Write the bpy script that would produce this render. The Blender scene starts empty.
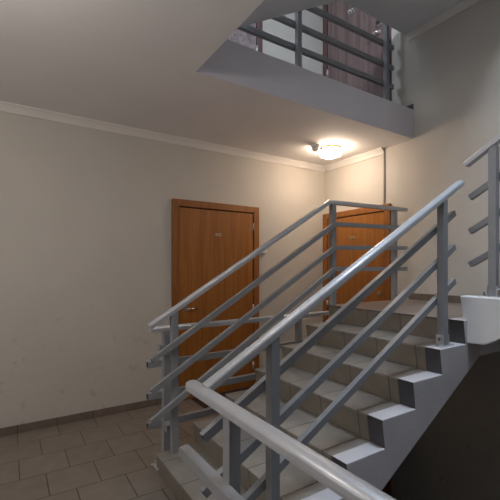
import bpy, bmesh, math, random
from mathutils import Vector, Matrix
random.seed(7)
C = bpy.context.scene.collection
PI = math.pi
R = 3.565      # right wall plane (x)
D = 3.70       # left wall plane (y)
ZC = 2.738     # ceiling underside
ST = 3.042     # storey height
XL, YF = -2.2, -1.25   # far left end wall, wall behind the camera
G, H = 0.261, 0.1506   # tread, riser
X7, YN, YB = 2.39, 1.248, 2.4315
LZ = 7*H

# ------------------------------------------------------------------ materials
def nmat(name, col, rough=.6, var=.0, scale=6, metallic=0, bump=0, bscale=60, spec=.5, stretch=(1,1,1), col2=None, stain=0):
    m = bpy.data.materials.new(name); m.use_nodes = True
    nt = m.node_tree; b = nt.nodes['Principled BSDF']
    b.inputs['Roughness'].default_value = rough
    b.inputs['Metallic'].default_value = metallic
    b.inputs['Specular IOR Level'].default_value = spec
    b.inputs['Base Color'].default_value = (*col, 1)
    geo = nt.nodes.new('ShaderNodeNewGeometry')
    mp = nt.nodes.new('ShaderNodeMapping'); mp.inputs['Scale'].default_value = stretch
    nt.links.new(geo.outputs['Position'], mp.inputs['Vector'])
    if var or col2:
        n = nt.nodes.new('ShaderNodeTexNoise'); n.inputs['Scale'].default_value = scale; n.inputs['Detail'].default_value = 5
        nt.links.new(mp.outputs[0], n.inputs['Vector'])
        r = nt.nodes.new('ShaderNodeValToRGB')
        c2 = col2 or tuple(c*(1-var) for c in col)
        r.color_ramp.elements[0].position = .32; r.color_ramp.elements[1].position = .68
        r.color_ramp.elements[0].color = (*c2, 1); r.color_ramp.elements[1].color = (*col, 1)
        nt.links.new(n.outputs['Fac'], r.inputs['Fac'])
        out = r.outputs[0]
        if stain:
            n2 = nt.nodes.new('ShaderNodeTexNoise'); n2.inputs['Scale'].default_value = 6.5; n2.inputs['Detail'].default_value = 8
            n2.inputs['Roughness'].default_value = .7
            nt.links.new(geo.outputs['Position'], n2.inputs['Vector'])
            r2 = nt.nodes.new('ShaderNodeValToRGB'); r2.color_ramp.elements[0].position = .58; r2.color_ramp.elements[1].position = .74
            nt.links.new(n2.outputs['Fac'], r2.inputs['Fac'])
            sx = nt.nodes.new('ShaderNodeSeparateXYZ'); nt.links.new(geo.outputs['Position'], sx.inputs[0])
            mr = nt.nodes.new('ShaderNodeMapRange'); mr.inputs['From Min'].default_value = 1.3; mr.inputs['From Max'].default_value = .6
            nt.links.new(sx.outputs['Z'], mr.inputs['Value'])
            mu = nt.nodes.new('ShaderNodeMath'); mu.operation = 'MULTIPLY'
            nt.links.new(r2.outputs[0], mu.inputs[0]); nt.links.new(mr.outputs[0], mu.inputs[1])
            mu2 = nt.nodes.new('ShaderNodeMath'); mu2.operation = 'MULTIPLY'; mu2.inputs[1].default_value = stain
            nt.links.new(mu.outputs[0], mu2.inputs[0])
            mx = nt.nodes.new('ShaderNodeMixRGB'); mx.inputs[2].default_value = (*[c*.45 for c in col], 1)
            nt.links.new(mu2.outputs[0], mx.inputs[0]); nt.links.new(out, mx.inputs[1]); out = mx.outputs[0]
        nt.links.new(out, b.inputs['Base Color'])
    if bump:
        n = nt.nodes.new('ShaderNodeTexNoise'); n.inputs['Scale'].default_value = bscale; n.inputs['Detail'].default_value = 3
        nt.links.new(mp.outputs[0], n.inputs['Vector'])
        bp = nt.nodes.new('ShaderNodeBump'); bp.inputs['Strength'].default_value = bump; bp.inputs['Distance'].default_value = .01
        nt.links.new(n.outputs['Fac'], bp.inputs['Height']); nt.links.new(bp.outputs[0], b.inputs['Normal'])
    return m

def tilemat(name, c1, c2, mortar, u='X', v='Y', du=0, dv=0, w=.298, h=.2985, off=.5, rough=.35, msize=.0075):
    m = bpy.data.materials.new(name); m.use_nodes = True
    nt = m.node_tree; b = nt.nodes['Principled BSDF']
    b.inputs['Roughness'].default_value = rough
    geo = nt.nodes.new('ShaderNodeNewGeometry'); sx = nt.nodes.new('ShaderNodeSeparateXYZ')
    nt.links.new(geo.outputs['Position'], sx.inputs[0])
    cb = nt.nodes.new('ShaderNodeCombineXYZ')
    for k, (ax, d) in enumerate(((u, du), (v, dv))):
        a = nt.nodes.new('ShaderNodeMath'); a.operation = 'ADD'; a.inputs[1].default_value = d
        nt.links.new(sx.outputs[ax], a.inputs[0]); nt.links.new(a.outputs[0], cb.inputs[k])
    br = nt.nodes.new('ShaderNodeTexBrick')
    br.offset = off; br.offset_frequency = 2; br.squash = 1
    br.inputs['Scale'].default_value = 1; br.inputs['Brick Width'].default_value = w; br.inputs['Row Height'].default_value = h
    br.inputs['Mortar Size'].default_value = msize*.5; br.inputs['Mortar Smooth'].default_value = .3; br.inputs['Bias'].default_value = 0
    br.inputs['Color1'].default_value = (*c1, 1); br.inputs['Color2'].default_value = (*c2, 1); br.inputs['Mortar'].default_value = (*mortar, 1)
    nt.links.new(cb.outputs[0], br.inputs['Vector'])
    n = nt.nodes.new('ShaderNodeTexNoise'); n.inputs['Scale'].default_value = 9; n.inputs['Detail'].default_value = 6
    nt.links.new(geo.outputs['Position'], n.inputs['Vector'])
    mr = nt.nodes.new('ShaderNodeMapRange'); mr.inputs['From Min'].default_value = .3; mr.inputs['From Max'].default_value = .7
    mr.inputs['To Min'].default_value = .84; mr.inputs['To Max'].default_value = 1.08
    nt.links.new(n.outputs['Fac'], mr.inputs['Value'])
    mx = nt.nodes.new('ShaderNodeVectorMath'); mx.operation = 'SCALE'
    nt.links.new(br.outputs['Color'], mx.inputs[0]); nt.links.new(mr.outputs[0], mx.inputs['Scale'])
    nt.links.new(mx.outputs[0], b.inputs['Base Color'])
    bp = nt.nodes.new('ShaderNodeBump'); bp.inputs['Strength'].default_value = .4; bp.inputs['Distance'].default_value = .004; bp.invert = True
    nt.links.new(br.outputs['Fac'], bp.inputs['Height']); nt.links.new(bp.outputs[0], b.inputs['Normal'])
    return m

M = {}
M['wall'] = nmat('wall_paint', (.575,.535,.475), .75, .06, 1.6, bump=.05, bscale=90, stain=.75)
M['wallgrey'] = nmat('grey_wall_paint', (.22,.22,.215), .75, .06, 1.6)  # unseen front wall, darkened to cut bounce light
M['ceil'] = nmat('ceiling_paint', (.86,.83,.81), .8, .05, 1.5, bump=.06, bscale=70)
M['slabedge'] = nmat('slab_edge_paint', (.66,.62,.65), .6, .06, 3)
M['soffit'] = nmat('soffit_paint', (.74,.74,.75), .7, .06, 3, bump=.05)
M['cornice'] = nmat('cornice_paint', (.74,.70,.65), .7, .04, 4)
M['tile'] = tilemat('floor_tile', (.235,.20,.17), (.205,.175,.15), (.045,.037,.03), 'X', 'Y', -.06+.149+29.8, -3.463+29.85)
M['landtile'] = tilemat('landing_tile', (.26,.21,.175), (.20,.165,.14), (.08,.065,.055), 'Y', 'X', .074, -2.39, off=0)
M['tread'] = tilemat('tread_tile', (.26,.235,.205), (.235,.213,.188), (.045,.04,.036), 'Y', 'X', -1.409+2.97, 30, w=.297, h=60, off=0)
M['riser'] = tilemat('riser_tile', (.215,.188,.150), (.20,.175,.142), (.08,.07,.06), 'Y', 'X', -1.409+2.97, 30, w=.297, h=60, off=0)
M['tread2'] = tilemat('tread_tile_turned', (.26,.235,.205), (.235,.213,.188), (.045,.04,.036), 'X', 'Y', .1, 30, w=.297, h=60, off=0)
M['plinth'] = tilemat('plinth_tile', (.19,.15,.118), (.175,.14,.11), (.08,.065,.05), 'X', 'Z', -.06+29.8, 30, w=.298, h=60, off=0)
M['plinthy'] = tilemat('plinth_tile_turned', (.19,.15,.118), (.175,.14,.11), (.08,.065,.05), 'Y', 'Z', .1+29.8, 30, w=.298, h=60, off=0)
M['concrete'] = nmat('painted_concrete', (.59,.56,.568), .45, .12, 5, bump=.12, bscale=35)
M['concpale'] = nmat('pale_concrete_paint', (.82,.82,.83), .45, .08, 5, bump=.12, bscale=35)
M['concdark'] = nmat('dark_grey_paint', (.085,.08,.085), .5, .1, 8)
M['rail'] = nmat('grey_metal_paint', (.30,.305,.315), .42, .06, 30, metallic=.1)
M['handrail'] = nmat('handrail_paint', (.53,.54,.565), .42, 0, 20, metallic=.3)
M['steel'] = nmat('galvanised_steel', (.72,.73,.75), .35, .12, 40, metallic=.7)
M['zinc'] = nmat('dull_zinc', (.30,.30,.31), .4, metallic=.9)
M['chrome'] = nmat('chrome', (.72,.72,.72), .2, metallic=1)
M['wood'] = nmat('oak_veneer', (.37,.142,.026), .42, 0, 2.2, stretch=(16,16,.7), col2=(.27,.092,.014))
M['woodframe'] = nmat('oak_frame', (.32,.118,.024), .42, 0, 2.2, stretch=(12,12,1.2), col2=(.24,.082,.015))
M['gap'] = nmat('door_gap', (.05,.018,.008), .8)
M['dwood'] = nmat('dark_veneer', (.24,.17,.155), .3, 0, 1.6, stretch=(14,14,.8), col2=(.13,.08,.075))
M['dframe'] = nmat('dark_frame', (.13,.065,.06), .4, .2, 5)
M['mottle'] = nmat('mottled_panel', (.33,.27,.265), .4, 0, 26, col2=(.17,.125,.12))
M['white'] = nmat('white_plastic', (.75,.73,.70), .4)
M['greyplastic'] = nmat('grey_plastic', (.55,.53,.51), .5)
M['dark'] = nmat('dark_plastic', (.03,.03,.03), .5)
M['brass'] = nmat('plate_metal', (.62,.52,.38), .4, metallic=.6)
M['ring'] = nmat('lamp_ring', (.30,.15,.06), .5)
M['mat'] = nmat('maroon_mat', (.055,.018,.013), .95, .35, 60, bump=.4, bscale=300)
M['conduit'] = nmat('conduit_grey', (.34,.31,.29), .5)
g = bpy.data.materials.new('opal_glass'); g.use_nodes = True
gb = g.node_tree.nodes['Principled BSDF']; gb.inputs['Base Color'].default_value = (.9,.85,.78,1); gb.inputs['Roughness'].default_value = .25
gb.inputs['Emission Color'].default_value = (1,.80,.62,1); gb.inputs['Emission Strength'].default_value = 36
M['globe'] = g
g2 = g.copy(); g2.name = 'opal_glass_dim'; M['globe2'] = g2  # glow of the added pendant
g2.node_tree.nodes['Principled BSDF'].inputs['Emission Strength'].default_value = 35; g2.node_tree.nodes['Principled BSDF'].inputs['Emission Color'].default_value = (1,.92,.855,1)
wg = bpy.data.materials.new('window_glass'); wg.use_nodes = True
wb = wg.node_tree.nodes['Principled BSDF']; wb.inputs['Transmission Weight'].default_value = 1; wb.inputs['Roughness'].default_value = 0; wb.inputs['IOR'].default_value = 1.02
M['glass'] = wg

# ------------------------------------------------------------------ builders
ORI = {}
class MB:
    def __init__(s): s.bm = bmesh.new()
    def faces(s, vs, fs, smooth=False, mi=0):
        V = [s.bm.verts.new(v) for v in vs]
        for f in fs:
            F = s.bm.faces.new([V[i] for i in f]); F.smooth = smooth; F.material_index = mi
        return s
    def box(s, x0, x1, y0, y1, z0, z1):
        x0, x1 = sorted((x0, x1)); y0, y1 = sorted((y0, y1)); z0, z1 = sorted((z0, z1))
        return s.faces([(x0,y0,z0),(x1,y0,z0),(x1,y1,z0),(x0,y1,z0),(x0,y0,z1),(x1,y0,z1),(x1,y1,z1),(x0,y1,z1)],
                       [(0,3,2,1),(4,5,6,7),(0,1,5,4),(1,2,6,5),(2,3,7,6),(3,0,4,7)])
    def prism(s, poly, a0, a1, plane='XZ'):
        def P(p, a):
            return (p[0], a, p[1]) if plane == 'XZ' else (a, p[0], p[1]) if plane == 'YZ' else (p[0], p[1], a)
        n = len(poly)
        vs = [P(p, a0) for p in poly] + [P(p, a1) for p in poly]
        fs = [tuple(range(n)), tuple(range(2*n-1, n-1, -1))] + [(i, (i+1) % n, n+(i+1) % n, n+i) for i in range(n)]
        return s.faces(vs, fs)
    def frame_at(s, p, q, up=Vector((0,0,1))):
        d = (Vector(q)-Vector(p)).normalized()
        side = d.cross(up)
        if side.length < 1e-4: side = d.cross(Vector((1,0,0)))
        side.normalize(); u = side.cross(d).normalized()
        return d, side, u
    def sweep(s, pts, prof, smooth=False, hollow=0):
        """sweep a profile [(side, up)] along a polyline, mitred at the bends"""
        pts = [Vector(p) for p in pts]; rings = []
        n = len(prof)
        for i, p in enumerate(pts):
            if i == 0: d = pts[1]-p
            elif i == len(pts)-1: d = p-pts[i-1]
            else:
                d = (pts[i+1]-p).normalized()+(p-pts[i-1]).normalized()
            d.normalize()
            ref = (pts[min(i+1, len(pts)-1)]-pts[min(i, len(pts)-2)]).normalized()
            side = Vector((ref.y, -ref.x, 0)).normalized() if abs(ref.z) < .999 else Vector((1,0,0))
            u = side.cross(d).normalized()
            k = 1.0
            if 0 < i < len(pts)-1:
                k = 1/max(.5, d.dot((p-pts[i-1]).normalized()))
            rings.append([s.bm.verts.new(p+side*a+u*b*k) for a, b in prof])
        for r0, r1 in zip(rings, rings[1:]):
            for j in range(n):
                F = s.bm.faces.new((r0[j], r0[(j+1) % n], r1[(j+1) % n], r1[j])); F.smooth = j in smooth if isinstance(smooth, (set, tuple)) else smooth
        for r, p, q in ((rings[0], pts[0], pts[1]), (rings[-1], pts[-1], pts[-2])):
            if hollow:
                inn = (q-p).normalized(); c = sum((v.co for v in r), Vector())/n
                r2 = [s.bm.verts.new(c+(v.co-c)*hollow) for v in r]
                r3 = [s.bm.verts.new(v.co+inn*.05) for v in r2]
                for j in range(n):
                    k = (j+1) % n
                    s.bm.faces.new((r[j], r[k], r2[k], r2[j])); F = s.bm.faces.new((r2[j], r2[k], r3[k], r3[j])); F.material_index = 1
                F = s.bm.faces.new(r3); F.material_index = 1
            else: s.bm.faces.new(r)
        return s
    def tube(s, p, q, w, h, hollow=0):
        return s.sweep([p, q], [(-w/2,-h/2),(w/2,-h/2),(w/2,h/2),(-w/2,h/2)], hollow=hollow)
    def cyl(s, p, q, r, n=16, r2=None, smooth=True):
        p = Vector(p); q = Vector(q); d = (q-p).normalized()
        a = d.orthogonal().normalized(); b = d.cross(a); r2 = r if r2 is None else r2
        A = [s.bm.verts.new(p+(a*math.cos(t)+b*math.sin(t))*r) for t in [2*PI*i/n for i in range(n)]]
        B = [s.bm.verts.new(q+(a*math.cos(t)+b*math.sin(t))*r2) for t in [2*PI*i/n for i in range(n)]]
        for i in range(n):
            F = s.bm.faces.new((A[i], A[(i+1) % n], B[(i+1) % n], B[i])); F.smooth = smooth
        s.bm.faces.new(A[::-1]); s.bm.faces.new(B)
        return s
    def lathe(s, c, prof, n=40):
        rings = []
        for r, z in prof:
            if r < 1e-5: rings.append([s.bm.verts.new((c[0], c[1], c[2]+z))])
            else: rings.append([s.bm.verts.new((c[0]+r*math.cos(2*PI*i/n), c[1]+r*math.sin(2*PI*i/n), c[2]+z)) for i in range(n)])
        for a, b in zip(rings, rings[1:]):
            for i in range(n):
                j = (i+1) % n
                if len(a) == 1: F = s.bm.faces.new((a[0], b[i], b[j]))
                elif len(b) == 1: F = s.bm.faces.new((a[i], a[j], b[0]))
                else: F = s.bm.faces.new((a[i], a[j], b[j], b[i]))
                F.smooth = True
        return s
    def build(s, name, mat, parent=None, bevel=0, label=None):
        bmesh.ops.recalc_face_normals(s.bm, faces=s.bm.faces)
        if parent is None:
            xs = [v.co for v in s.bm.verts]
            o0 = Vector(((min(v.x for v in xs)+max(v.x for v in xs))/2, (min(v.y for v in xs)+max(v.y for v in xs))/2, min(v.z for v in xs)))
        else: o0 = ORI[parent]
        bmesh.ops.translate(s.bm, vec=-o0, verts=s.bm.verts)
        me = bpy.data.meshes.new(name); s.bm.to_mesh(me); s.bm.free()
        for m in (mat if isinstance(mat, (list, tuple)) else [mat]): me.materials.append(m)
        o = bpy.data.objects.new(name, me); C.objects.link(o)
        if parent is None: o.location = o0
        else: o.parent = parent
        ORI[o] = o0
        if bevel:
            b = o.modifiers.new('bevel', 'BEVEL'); b.width = bevel; b.segments = 2; b.limit_method = 'ANGLE'; b.angle_limit = .6
        if label: o['label'] = label
        return o

def tag(o, label=None, cat=None, group=None, kind=None):
    if label: o['label'] = label
    if cat: o['category'] = cat
    if group: o['group'] = group
    if kind: o['kind'] = kind
    return o
def thing(name, loc, label=None, cat=None, group=None, kind=None):
    o = bpy.data.objects.new(name, None); C.objects.link(o); o.location = loc; o.empty_display_size = .1
    ORI[o] = Vector(loc)
    return tag(o, label, cat, group, kind)
def dup(root, dz, label=None, group=None, swap=None, name=None):
    def cp(o, parent):
        c = o.copy(); C.objects.link(c)
        if parent: c.parent = parent
        for ch in list(o.children): cp(ch, c)
        return c
    c = cp(root, None); c.location = root.location+Vector((0,0,dz))
    if name: c.name = name
    if label: c['label'] = label
    if group: c['group'] = group
    return c
def struct(o, label, cat): return tag(o, label, cat, kind='structure')

# ------------------------------------------------------------------ room shell
T = .2
TOP = 6.0; BOT = -ST
# left wall with the doors, right wall, end wall with added windows, darkened front wall
struct(MB().box(XL-T, R+T, D, D+T, BOT, TOP).build('wall_left', M['wall']), 'long beige painted wall with the lower brown door', 'wall')
struct(MB().box(R, R+T, YF-T, D, BOT, TOP).build('wall_right', M['wall']), 'beige end wall beyond the stairs and landing', 'wall')
def wall_with_holes(fixed, a0, a1, z0, z1, holes, axis):
    mb = MB(); us = sorted({a0, a1, *[h[0] for h in holes], *[h[1] for h in holes]}); zs = sorted({z0, z1, *[h[2] for h in holes], *[h[3] for h in holes]})
    for u0, u1 in zip(us, us[1:]):
        for v0, v1 in zip(zs, zs[1:]):
            cu, cv = (u0+u1)/2, (v0+v1)/2
            if any(h[0] < cu < h[1] and h[2] < cv < h[3] for h in holes): continue
            if axis == 'Y': mb.box(u0, u1, fixed-T, fixed, v0, v1)
            else: mb.box(fixed-T, fixed, u0, u1, v0, v1)
    return mb
SK = (1.10, 2.38, -.15, 1.17)   # added unseen roof opening, lights stairs and rails from above
W2 = (.6, 2.4, .9, 2.3)       # added unseen opening for end daylight on the lower floor
W3 = (2.7, 3.5, ST+.9, ST+2.4) # added unseen opening for daylight along the upper corridor
struct(MB().box(XL-T, R+T, YF-T, YF, BOT, TOP).build('wall_front', M['wallgrey']), 'grey wall of the stairwell opposite the doors', 'wall')
struct(wall_with_holes(XL, YF, D, BOT, TOP, [W2, W3], 'X').build('wall_back', M['wall']), 'beige end wall at the far end of the corridor', 'wall')
def window(n, h, axis, fixed):
    w = thing('window_%d' % n, ((h[0]+h[1])/2, fixed-.1, h[2]) if axis == 'Y' else (fixed-.1, (h[0]+h[1])/2, h[2]), 'white framed stairwell window', 'window', kind='structure')
    f = MB()
    um = (h[0]+h[1])/2
    for u0, u1, z0, z1 in ((h[0], h[0]+.06, h[2], h[3]), (h[1]-.06, h[1], h[2], h[3]), (um-.03, um+.03, h[2]+.06, h[3]-.06), (h[0]+.06, h[1]-.06, h[2], h[2]+.06), (h[0]+.06, h[1]-.06, h[3]-.06, h[3])):
        if axis == 'Y': f.box(u0, u1, fixed-.13, fixed-.07, z0, z1)
        else: f.box(fixed-.13, fixed-.07, u0, u1, z0, z1)
    f.build('window_frame', M['white'], w)
window(1, W2, 'X', XL); window(2, W3, 'X', XL)

# floor slab of this storey (tiled) with the stairwell opening
def slab(name, z, mats, xh, ye, cat, label):
    """L-shaped slab: the near floor strip (x < xh) and the corridor (y > ye)"""
    mb = MB(); th = ST-ZC
    poly = [(XL, YF), (xh, YF), (xh, ye), (R, ye), (R, D), (XL, D)]
    n = len(poly)
    vs = [(x, y, z-th) for x, y in poly]+[(x, y, z) for x, y in poly]
    V = [mb.bm.verts.new(v) for v in vs]
    for i in range(n):
        F = mb.bm.faces.new((V[i], V[(i+1) % n], V[n+(i+1) % n], V[n+i])); F.material_index = 2
    F = mb.bm.faces.new(V[:n][::-1]); F.material_index = 1
    F = mb.bm.faces.new(V[n:]); F.material_index = 0
    return struct(mb.build(name, mats), label, cat)
slab('floor', 0, [M['tile'], M['ceil'], M['slabedge']], 1.087, 2.44, 'floor', 'brown-grey tiled floor in staggered rows')
slab('ceiling', ST, [M['tile'], M['ceil'], M['slabedge']], 1.087, 2.3775, 'ceiling', 'beige ceiling over the corridor with a grey edge at the stairwell')
struct(MB().box(XL, SK[0], YF, D, TOP-.1, TOP).box(SK[1], R, YF, D, TOP-.1, TOP).box(SK[0], SK[1], YF, SK[2], TOP-.1, TOP).box(SK[0], SK[1], SK[3], D, TOP-.1, TOP).build('ceiling_upper', M['ceil']), 'ceiling high over the upper floor', 'ceiling')
struct(MB().box(XL, R, YF, D, BOT-.1, BOT).build('floor_lower', M['tile']), 'dark floor at the bottom of the stairwell', 'floor')

# cornices and tile plinths
def cornice_prof(k=1):  # (out from wall, below ceiling)
    return [(0,0),(.052,0),(.052,-.010),(.040,-.018),(.026,-.036),(.016,-.056),(.014,-.068),(0,-.068)]
struct(MB().prism([(D-a, ZC+b) for a, b in cornice_prof()], XL, R, 'YZ').build('trim_1', M['cornice']), 'pale moulded cornice along the long wall', 'cornice')
struct(MB().prism([(R-a, ZC+b) for a, b in cornice_prof()], 2.739, D-.052, 'XZ').build('trim_2', M['cornice']), 'pale moulded cornice on the end wall above the far door', 'cornice')
struct(MB().prism([(R-a, 3.85+b) for a, b in cornice_prof()], YF, 2.44, 'XZ').build('trim_3', M['cornice']), 'grey cornice under the upper landing', 'cornice')
PH = .068
struct(MB().box(XL, 1.412, D-.011, D, 0, PH).box(2.486, R, D-.011, D, 0, PH).build('baseboard_left', M['plinth'], bevel=.002), 'brown tile baseboard along the long wall', 'baseboard')
struct(MB().box(R-.011, R, 1.29, 2.43, LZ, LZ+PH).build('baseboard_right', M['plinthy'], bevel=.002), 'brown tile baseboard on the stair landing', 'baseboard')
struct(MB().box(R-.011, R, 2.3775, 2.64, ST, ST+.06).build('baseboard_upper', M['concdark'], bevel=.002), 'dark tile baseboard end on the upper floor edge', 'baseboard')

# ------------------------------------------------------------------ stairs
OV = .022    # nosing overhang (inclined risers)
SL = H/G
YT = 1.346   # where the tiles stop, a painted strip follows
def make_flight():
    t = thing('staircase', (X7-3*G, (YN+YB)/2, 0), 'tiled flight of stairs rising from the tiled floor to the landing', 'stairs')
    def soff(x): return .265+SL*(x-1.644)
    def saw(drop, inset):
        pts = [(X7-6*G+inset, 0)]
        for k in range(1, 8):
            xn = X7-(7-k)*G
            pts.append((xn+OV+inset, H*(k-1)-(drop if k > 1 else 0)))
            pts.append((xn+inset, H*k-drop))
        pts[0:2] = [(X7-6*G+OV+inset, 0)]
        xe = 2.587
        pts += [(xe, H*7-drop), (xe, soff(xe)), (1.088, soff(1.088)), (1.088, 0)]
        return pts
    MB().prism(saw(.014, .012), YT, YB, 'XZ').build('stair_body', M['soffit'], t)
    b = MB(); b.prism(saw(0, 0), YN, YT, 'XZ')
    bmesh.ops.recalc_face_normals(b.bm, faces=b.bm.faces)
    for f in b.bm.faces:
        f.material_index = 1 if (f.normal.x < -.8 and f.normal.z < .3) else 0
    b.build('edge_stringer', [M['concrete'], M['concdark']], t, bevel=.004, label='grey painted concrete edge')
    for k in range(1, 8):
        xn = X7-(7-k)*G
        z0, z1 = H*(k-1), H*k-.010
        MB().prism([(xn+OV, z0), (xn+.0015, z1), (xn+.0135, z1), (xn+OV+.012, z0)], YT, YB, 'XZ').build('riser', M['riser'], t)
        if k < 7:
            MB().box(xn-.003, xn+G+OV, YT, YB, H*k-.012, H*k).build('tread', M['tread'], t, bevel=.002)
    return t
stair = make_flight()
dup(stair, ST, 'grey underside of the flight climbing from the upper floor overhead')

def make_landing():
    t = thing('stair_landing', ((X7+R)/2, (YN+YB)/2, LZ-.245), 'tiled stair landing against the end wall at the top of the flight', 'landing')
    MB().box(2.587, R, YN, 2.45, LZ-.245, LZ-.012).build('landing_slab', M['soffit'], t)
    MB().box(X7-.003, R-.0, YT, 2.45, LZ-.012, LZ).build('tile_paving', M['landtile'], t, bevel=.002)
    MB().box(2.587, R, YN, YT, LZ-.012, LZ).build('edge_strip', M['concrete'], t)
    return t
landing = make_landing()
dup(landing, ST, 'grey underside of the landing above, against the end wall')

Y8 = 1.296; XA = 2.43
def make_second():
    t = thing('staircase', ((XA+R)/2, .5, LZ-.15), 'second flight starting from the landing, pale concrete side', 'stairs')
    def prof(drop, inset):
        pts = []
        for k in range(8, 14):
            yn = Y8-(k-8)*G
            pts += [(yn-OV-inset, H*(k-1)-(drop if k > 8 else 0)), (yn-inset, H*k-drop)]
        ye = Y8-5*G
        y0 = ye-.05
        sof = lambda y: .912+SL*(1.145-y)
        return pts+[(y0, H*13-drop), (y0, sof(y0)), (1.145, .912), (Y8-.0, .905), (Y8, LZ-.10), (Y8-OV, LZ-.02)]
    XS = XA+.10
    p = prof(.014, .012)
    MB().prism(p, XS, R, 'YZ').build('stair_body', M['soffit'], t)
    b = MB(); b.prism(prof(0, 0), XA, XS, 'YZ')
    b.build('edge_stringer', M['concpale'], t, bevel=.008, label='pale grey concrete edge with rounded corner')
    for k in range(8, 14):
        yn = Y8-(k-8)*G
        MB().prism([(yn-OV, H*(k-1)), (yn-.0015, H*k-.01), (yn-.0135, H*k-.01), (yn-OV-.012, H*(k-1))], XS, R, 'YZ').build('riser', M['riser'], t)
        if k < 13: MB().box(XS, R, yn-G-OV, yn+.003, H*k-.012, H*k).build('tread', M['tread2'], t, bevel=.002)
    return t
make_second()
t = thing('stair_landing', ((XA+R)/2, -.65, H*13-.245), 'landing at the top of the second flight', 'landing')
MB().box(XA, R, YF, Y8-5*G-.05, H*13-.245, H*13-.012).build('landing_slab', M['soffit'], t)
MB().box(XA, R, YF, Y8-5*G+.003, H*13-.012, H*13).build('tile_paving', M['landtile'], t)

# ------------------------------------------------------------------ railings
HP = [(-.025,-.019),(.025,-.019),(.0265,-.010),(.0265,.004),(.023,.0115),(.013,.0165),(0,.018),(-.013,.0165),(-.023,.0115),(-.0265,.004),(-.0265,-.010)]
P = .045
def handrail(t, pts): return MB().sweep(pts, HP, smooth=(3,4,5,6,7,8)).build('handrail', M['handrail'], t)
def rbar(t, pts, w=.030, h=.038):
    return MB().sweep(pts, [(-w/2,-h/2),(w/2,-h/2),(w/2,h/2),(-w/2,h/2)], hollow=.8).build('rail_bar', [M['rail'], M['dark']], t, bevel=.0015)  # inside of the open ends coloured dark, painting the shade there
def post(t, x, y, z0, z1, foot='plate', slope=None):
    p = MB().box(x-P/2, x+P/2, y-P/2, y+P/2, z0, z1).build('post', M['rail'], t, bevel=.003)
    if foot:
        def q(a0, a1, b0, b1, z0, z1): return (x+a0, x+a1, y+b0, y+b1, z0, z1) if foot == 'plate' else (x+b0, x+b1, y+a0, y+a1, z0, z1)
        def v(a, b, zz): return (x+a, y+b, zz) if foot == 'plate' else (x+b, y+a, zz)
        b = MB().box(*q(-.075, .075, -.034, .034, z0, z0+.006))
        for sg in (-1, 1): b.box(*q(*sorted((sg*(P/2+.002), sg*(P/2+.008))), -.024, .024, z0+.006, z0+.07))
        b.build('base_bracket', M['steel'], p, bevel=.001)
        for sg in (-1, 1):
            m = MB().cyl(v(sg*.056, 0, z0+.006), v(sg*.056, 0, z0+.014), .011, 6, smooth=False).cyl(v(sg*.056, 0, z0+.014), v(sg*.056, 0, z0+.032), .006, 10)
            m.cyl(v(sg*(P/2+.008), 0, z0+.045), v(sg*(P/2+.016), 0, z0+.045), .010, 6, smooth=False)
            m.build('bolt', M['zinc'], p)
    return p
GR = 'railings of the stairwell'
# far flight railing turning along the landing
t = thing('stair_railing', (1.6, 2.385, H), 'grey metal railing on the far side of the flight, turning level along the landing', 'railing')
handrail(t, [(.762,2.385,1.005),(2.352,2.385,1.962),(3.44,2.385,1.985)])
for zl, zc, ze in ((.793,1.765,1.790),(.597,1.560,1.587),(.405,1.375,1.375)):
    rbar(t, [(.765,2.348,zl-.004),(2.385,2.348,zc),(3.40,2.348,ze)])
for x, z0, z1 in ((.93,H,1.09),(2.40,LZ,1.955),(3.255,LZ,1.968)): post(t, x, 2.385, z0, z1, foot=None)
# near flight railing
t = thing('stair_railing', (1.5, 1.30, H), 'grey metal railing on the near side of the flight with a shiny sloping handrail', 'railing')
handrail(t, [(.632,1.30,.922),(2.44,1.30,1.930)])
for zl, zu in ((.720,1.733),(.502,1.513),(.292,1.29)):
    rbar(t, [(.642,1.342,zl-.008),(2.445,1.342,zu+.008)])
for x, z0, z1 in ((.952,H,1.085),(2.243,6*H,1.80)): post(t, x, 1.30, z0, z1)
# guard railing across the end of the floor
t = thing('guard_railing', (.62, .7, 0), 'level grey guard railing in the foreground at the stairwell edge', 'railing')
handrail(t, [(.62,1.40,.912),(.62,-.03,.912)])
for z in (.653,.40,.15): rbar(t, [(.588,1.405,z),(.588,-.03,z)], .040, .040)
for y in (1.085, .02): post(t, .625, y, 0, .895)
# second flight railing
t = thing('stair_railing', (2.48, .6, 8*H), 'grey metal railing of the second flight on the pale block at right', 'railing')
def sl(y0, z0, y): return z0+SL*(y0-y)
ye = -.05
handrail(t, [(2.48,1.283,2.05),(2.48,ye,sl(1.283,2.05,ye))])
for z in (1.838,1.618,1.403): rbar(t, [(2.522,1.277,z),(2.522,ye,sl(1.277,z,ye))])
for y, k in ((1.118,8),(.12,12)): post(t, 2.482, y, H*k, sl(1.283,2.04,y)-.01, foot='turned')
# corridor railing along the slab edge
t = thing('corridor_railing', (2.1, 2.53, 0), 'level grey corridor railing on the tiled floor behind the flight', 'railing')
handrail(t, [(.81,2.53,.962),(3.47,2.53,.975)])
for z in (.712,.492,.290): rbar(t, [(.805,2.568,z),(3.48,2.568,z+.012)], .036, .044)
for x in (.925,2.13,3.32): post(t, x, 2.53, 0, .945)
dup(t, ST-.014, 'dark grey railing on the edge of the upper floor, seen through the stairwell opening')
for z in (.835,.30):
    b = MB().box(.855,.905,2.46,2.5075,z-.022,z+.022) if z > .5 else MB().box(.893,.94,2.42,2.5075,z-.028,z+.022)
    b.build('joint_bracket', M['rail'], t, bevel=.002)

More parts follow.
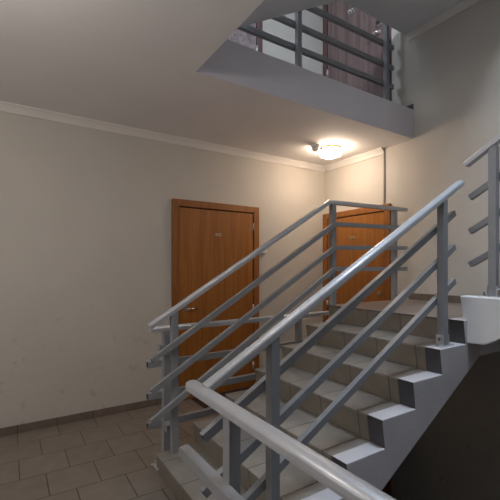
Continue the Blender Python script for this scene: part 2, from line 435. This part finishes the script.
# ------------------------------------------------------------------ doors
def make_door(n, wall, u0, u1, z, mats, hinge_side, label, hz=.957):
    """u runs left to right as seen from the room; wall 'L' faces -y, wall 'R' faces -x"""
    leafm, framem = mats
    def B(mb, a0, a1, n0, n1, v0, v1):
        if wall == 'L': return mb.box(a0, a1, D-n1, D-n0, z+v0, z+v1)
        return mb.box(R-n1, R-n0, a0, a1, z+v0, z+v1)
    def Q(a, nn, v): return (a, D-nn, z+v) if wall == 'L' else (R-nn, a, z+v)
    t = thing('door_%d' % n, Q((u0+u1)/2, 0, 0), label, 'door', kind='structure')
    fw = .072; top = 2.10; s = 1 if u1 > u0 else -1
    f = MB(); B(f, u0, u0+s*fw, 0, .036, 0, top); B(f, u1-s*fw, u1, 0, .036, 0, top); B(f, u0+s*fw, u1-s*fw, 0, .036, top-fw, top)
    f.build('door_frame', framem, t, bevel=.004)
    a, b = u0+s*fw, u1-s*fw
    B(MB(), a, b, 0, .006, 0, top-fw).build('rebate', M['gap'], t)  # dark sheet paints the shade in the gap round the leaf
    gl, gr = (.004, .013) if hinge_side == 'r' else (.013, .010)
    B(MB(), a+s*gl, b-s*gr, .006, .026, .006, top-fw-.012).build('door_leaf', leafm, t, bevel=.002)
    hx = b-s*.008 if hinge_side == 'r' else a+s*.008
    for v in (1.866, .916, .25):
        MB().cyl(Q(hx, .030, v-.045), Q(hx, .030, v+.045), .009, 12).build('hinge', M['steel'], t)
    kx = a+s*.075 if hinge_side == 'r' else b-s*.075
    d = 1 if hinge_side == 'r' else -1
    hd = MB().cyl(Q(kx, .026, hz), Q(kx, .034, hz), .026, 20)
    ho = hd.build('handle', M['chrome'], t, label='chrome handle')
    MB().cyl(Q(kx, .034, hz), Q(kx, .066, hz), .009, 12).cyl(Q(kx, .066, hz), Q(kx+s*d*.115, .066, hz), .009, 12).build('lever', M['chrome'], ho)
    MB().cyl(Q(kx-s*d*.005, .026, 1.10), Q(kx-s*d*.005, .038, 1.10), .026, 20).cyl(Q(kx-s*d*.005, .038, 1.10), Q(kx-s*d*.005, .043, 1.10), .012, 12).build('lock', M['chrome'], t) if n != 1 else None
    return t, B, Q
def plate(t, B, c, v):
    pl = B(MB(), c-.034, c+.034, .026, .030, v-.014, v+.014).build('number_plate', M['brass'], t, bevel=.002, label='small pale number plate')
    m = MB()
    for dx in (-.016, 0, .016): B(m, c+dx-.005, c+dx+.005, .030, .0315, v-.006, v+.006)
    m.build('plate_digits', M['dark'], pl)
t, B, Q = make_door(1, 'L', 1.412, 2.486, 0, (M['wood'], M['woodframe']), 'r', 'brown wooden door with lever handle in the long wall, behind the railing')
plate(t, B, 1.945, 1.752)
t, B, Q = make_door(2, 'R', 3.690, 2.645, 0, (M['wood'], M['woodframe']), 'l', 'orange-brown wooden door in the end wall, lower half hidden by the landing')
plate(t, B, 3.19, 1.755)
dup(t, -ST, 'dark door in the end wall on the storey below', name='door_5')
t, B, Q = make_door(3, 'L', 1.412, 2.486+.05, ST, (M['mottle'], M['dframe']), 'r', 'dark framed door in the long wall on the upper floor, partly behind the stair underside')
t, B, Q = make_door(4, 'R', 3.690, 2.645, ST, (M['dwood'], M['dframe']), 'l', 'dark reddish brown door with chrome lever on the upper floor', hz=1.02)
B(MB(), 3.16, 3.25, .026, .032, 1.47, 1.50).cyl(Q(3.18,.03,1.50), Q(3.18,.045,1.50), .018, 14).cyl(Q(3.23,.03,1.505), Q(3.23,.045,1.505), .022, 14).build('door_knocker', M['chrome'], t)
MB().cyl(Q(2.80,.026,1.135), Q(2.80,.05,1.135), .022, 16).build('lock_knob', M['dark'], t)

# ------------------------------------------------------------------ small things
lamp = thing('ceiling_lamp', (3.04, 3.06, ZC-.115), 'lit round opal glass lamp on the corridor ceiling near the corner', 'lamp')
L0 = (3.04, 3.06, ZC)
MB().lathe(L0, [(0,0),(.118,0),(.122,-.008),(.120,-.022),(.110,-.026),(0,-.026)]).build('lamp_base', M['ring'], lamp, label='beige brown base ring')
MB().lathe(L0, [(.108,-.026),(.124,-.034),(.131,-.048),(.127,-.068),(.114,-.088),(.080,-.103),(.040,-.111),(0,-.113)]).build('lamp_globe', M['globe'], lamp, label='glowing white glass bowl')
added_lamp = thing('pendant_lamp', (-.55, 1.45, 2.27), 'round white pendant lamp hanging over the lower tiled floor', 'lamp')  # pendant added out of view to lift ceiling and floor light
L1 = (-.55, 1.45, 2.40)
MB().lathe(L1, [(0,-.13)]+[(.13*math.sin(a*PI/14), -.13*math.cos(a*PI/14)) for a in range(1,14)]+[(0,.13)], 32).build('lamp_globe', M['globe2'], added_lamp)
MB().cyl((-.55,1.45,2.52),(-.55,1.45,ZC),.006,8).build('cord', M['white'], added_lamp)
MB().cyl((-.55,1.45,ZC-.03),(-.55,1.45,ZC),.05,20).build('ceiling_rose', M['white'], added_lamp)
sn = thing('motion_sensor', (2.83, 3.07, ZC-.075), 'small grey round sensor on the ceiling beside the lit lamp', 'sensor')
S0 = (2.83, 3.07, ZC)
MB().lathe(S0, [(0,0),(.052,0),(.052,-.022),(.044,-.03),(0,-.03)], 24).build('sensor_base', M['white'], sn)
MB().lathe(S0, [(.036,-.028),(.042,-.040),(.040,-.058),(.026,-.072),(0,-.076)], 24).build('sensor_dome', M['white'], sn)
MB().cyl((2.86,3.03,ZC-.045), (2.88,3.005,ZC-.055), .016, 14).build('sensor_lens', M['white'], sn)
tag(MB().box(R-.016, R, 2.728, 2.750, 2.10, ZC).build('conduit', M['conduit'], bevel=.003), 'thin grey vertical conduit on the end wall above the far door', 'conduit')
db = thing('doorbell', (2.545, D, 1.52), 'small white doorbell box on the wall right of the brown door', 'doorbell')
MB().box(2.535,2.600,D-.030,D,1.565,1.655).build('bell_case', M['white'], db, bevel=.004)
MB().cyl((2.567,D-.030,1.61),(2.567,D-.035,1.61),.012,14).build('bell_button', M['greyplastic'], db)
tag(MB().box(1.62,2.42,3.36,3.655,.001,.012).build('doormat', M['mat'], bevel=.004), 'dark maroon doormat on the tiles before the brown door', 'doormat')
an = thing('floor_bracket', (.872,2.60,0), 'tiny steel bracket on the floor tiles at the foot of the first step', 'bracket')
MB().box(.84,.872,2.57,2.60,0,.004).box(.868,.872,2.57,2.60,.004,.018).build('bracket_plate', M['steel'], an)
MB().cyl((.853,2.585,.004),(.853,2.585,.010),.006,6).build('bolt', M['steel'], an)

# ------------------------------------------------------------------ light
def area(name, loc, rot, sx, sy, col, power):
    l = bpy.data.lights.new(name, 'AREA'); l.shape = 'RECTANGLE'; l.size = sx; l.size_y = sy; l.color = col; l.energy = power
    o = bpy.data.objects.new(name, l); o.location = loc; o.rotation_euler = rot; C.objects.link(o); return o
area('skylight', ((SK[0]+SK[1])/2, (SK[2]+SK[3])/2, TOP+.1), (0,0,0), SK[1]-SK[0], SK[3]-SK[2], (.72,.84,1), 145)  # added light from above through the invented roof opening
area('daylight_end', (XL-.16, (W2[0]+W2[1])/2, (W2[2]+W2[3])/2), (PI/2, 0, -PI/2), W2[1]-W2[0], W2[3]-W2[2], (1,.95,.90), 8)  # added fill through the invented lower opening
area('daylight_upper', (XL-.16, (W3[0]+W3[1])/2, (W3[2]+W3[3])/2), (PI/2, 0, -PI/2), W3[1]-W3[0], W3[3]-W3[2], (.72,.84,1), 58)  # added cool light through the invented upper opening
w = bpy.data.worlds.new('world'); bpy.context.scene.world = w; w.use_nodes = True
w.node_tree.nodes['Background'].inputs[0].default_value = (.6,.75,1,1); w.node_tree.nodes['Background'].inputs[1].default_value = .6

# ------------------------------------------------------------------ camera
cam = bpy.data.cameras.new('camera'); co = bpy.data.objects.new('camera', cam); C.objects.link(co)
co.location = (0, 0, 1.3796); co.rotation_euler = (PI/2, 0, .9994-PI/2)
cam.sensor_width = 36; cam.lens = 36*375.0513/500; cam.shift_y = (268.454-250)/500; cam.clip_start = .02
sc = bpy.context.scene; sc.camera = co
sc.view_settings.view_transform = 'Standard'; sc.view_settings.look = 'None'; sc.view_settings.exposure = 0.5; sc.view_settings.gamma = 1
sc.view_settings.use_curve_mapping = False
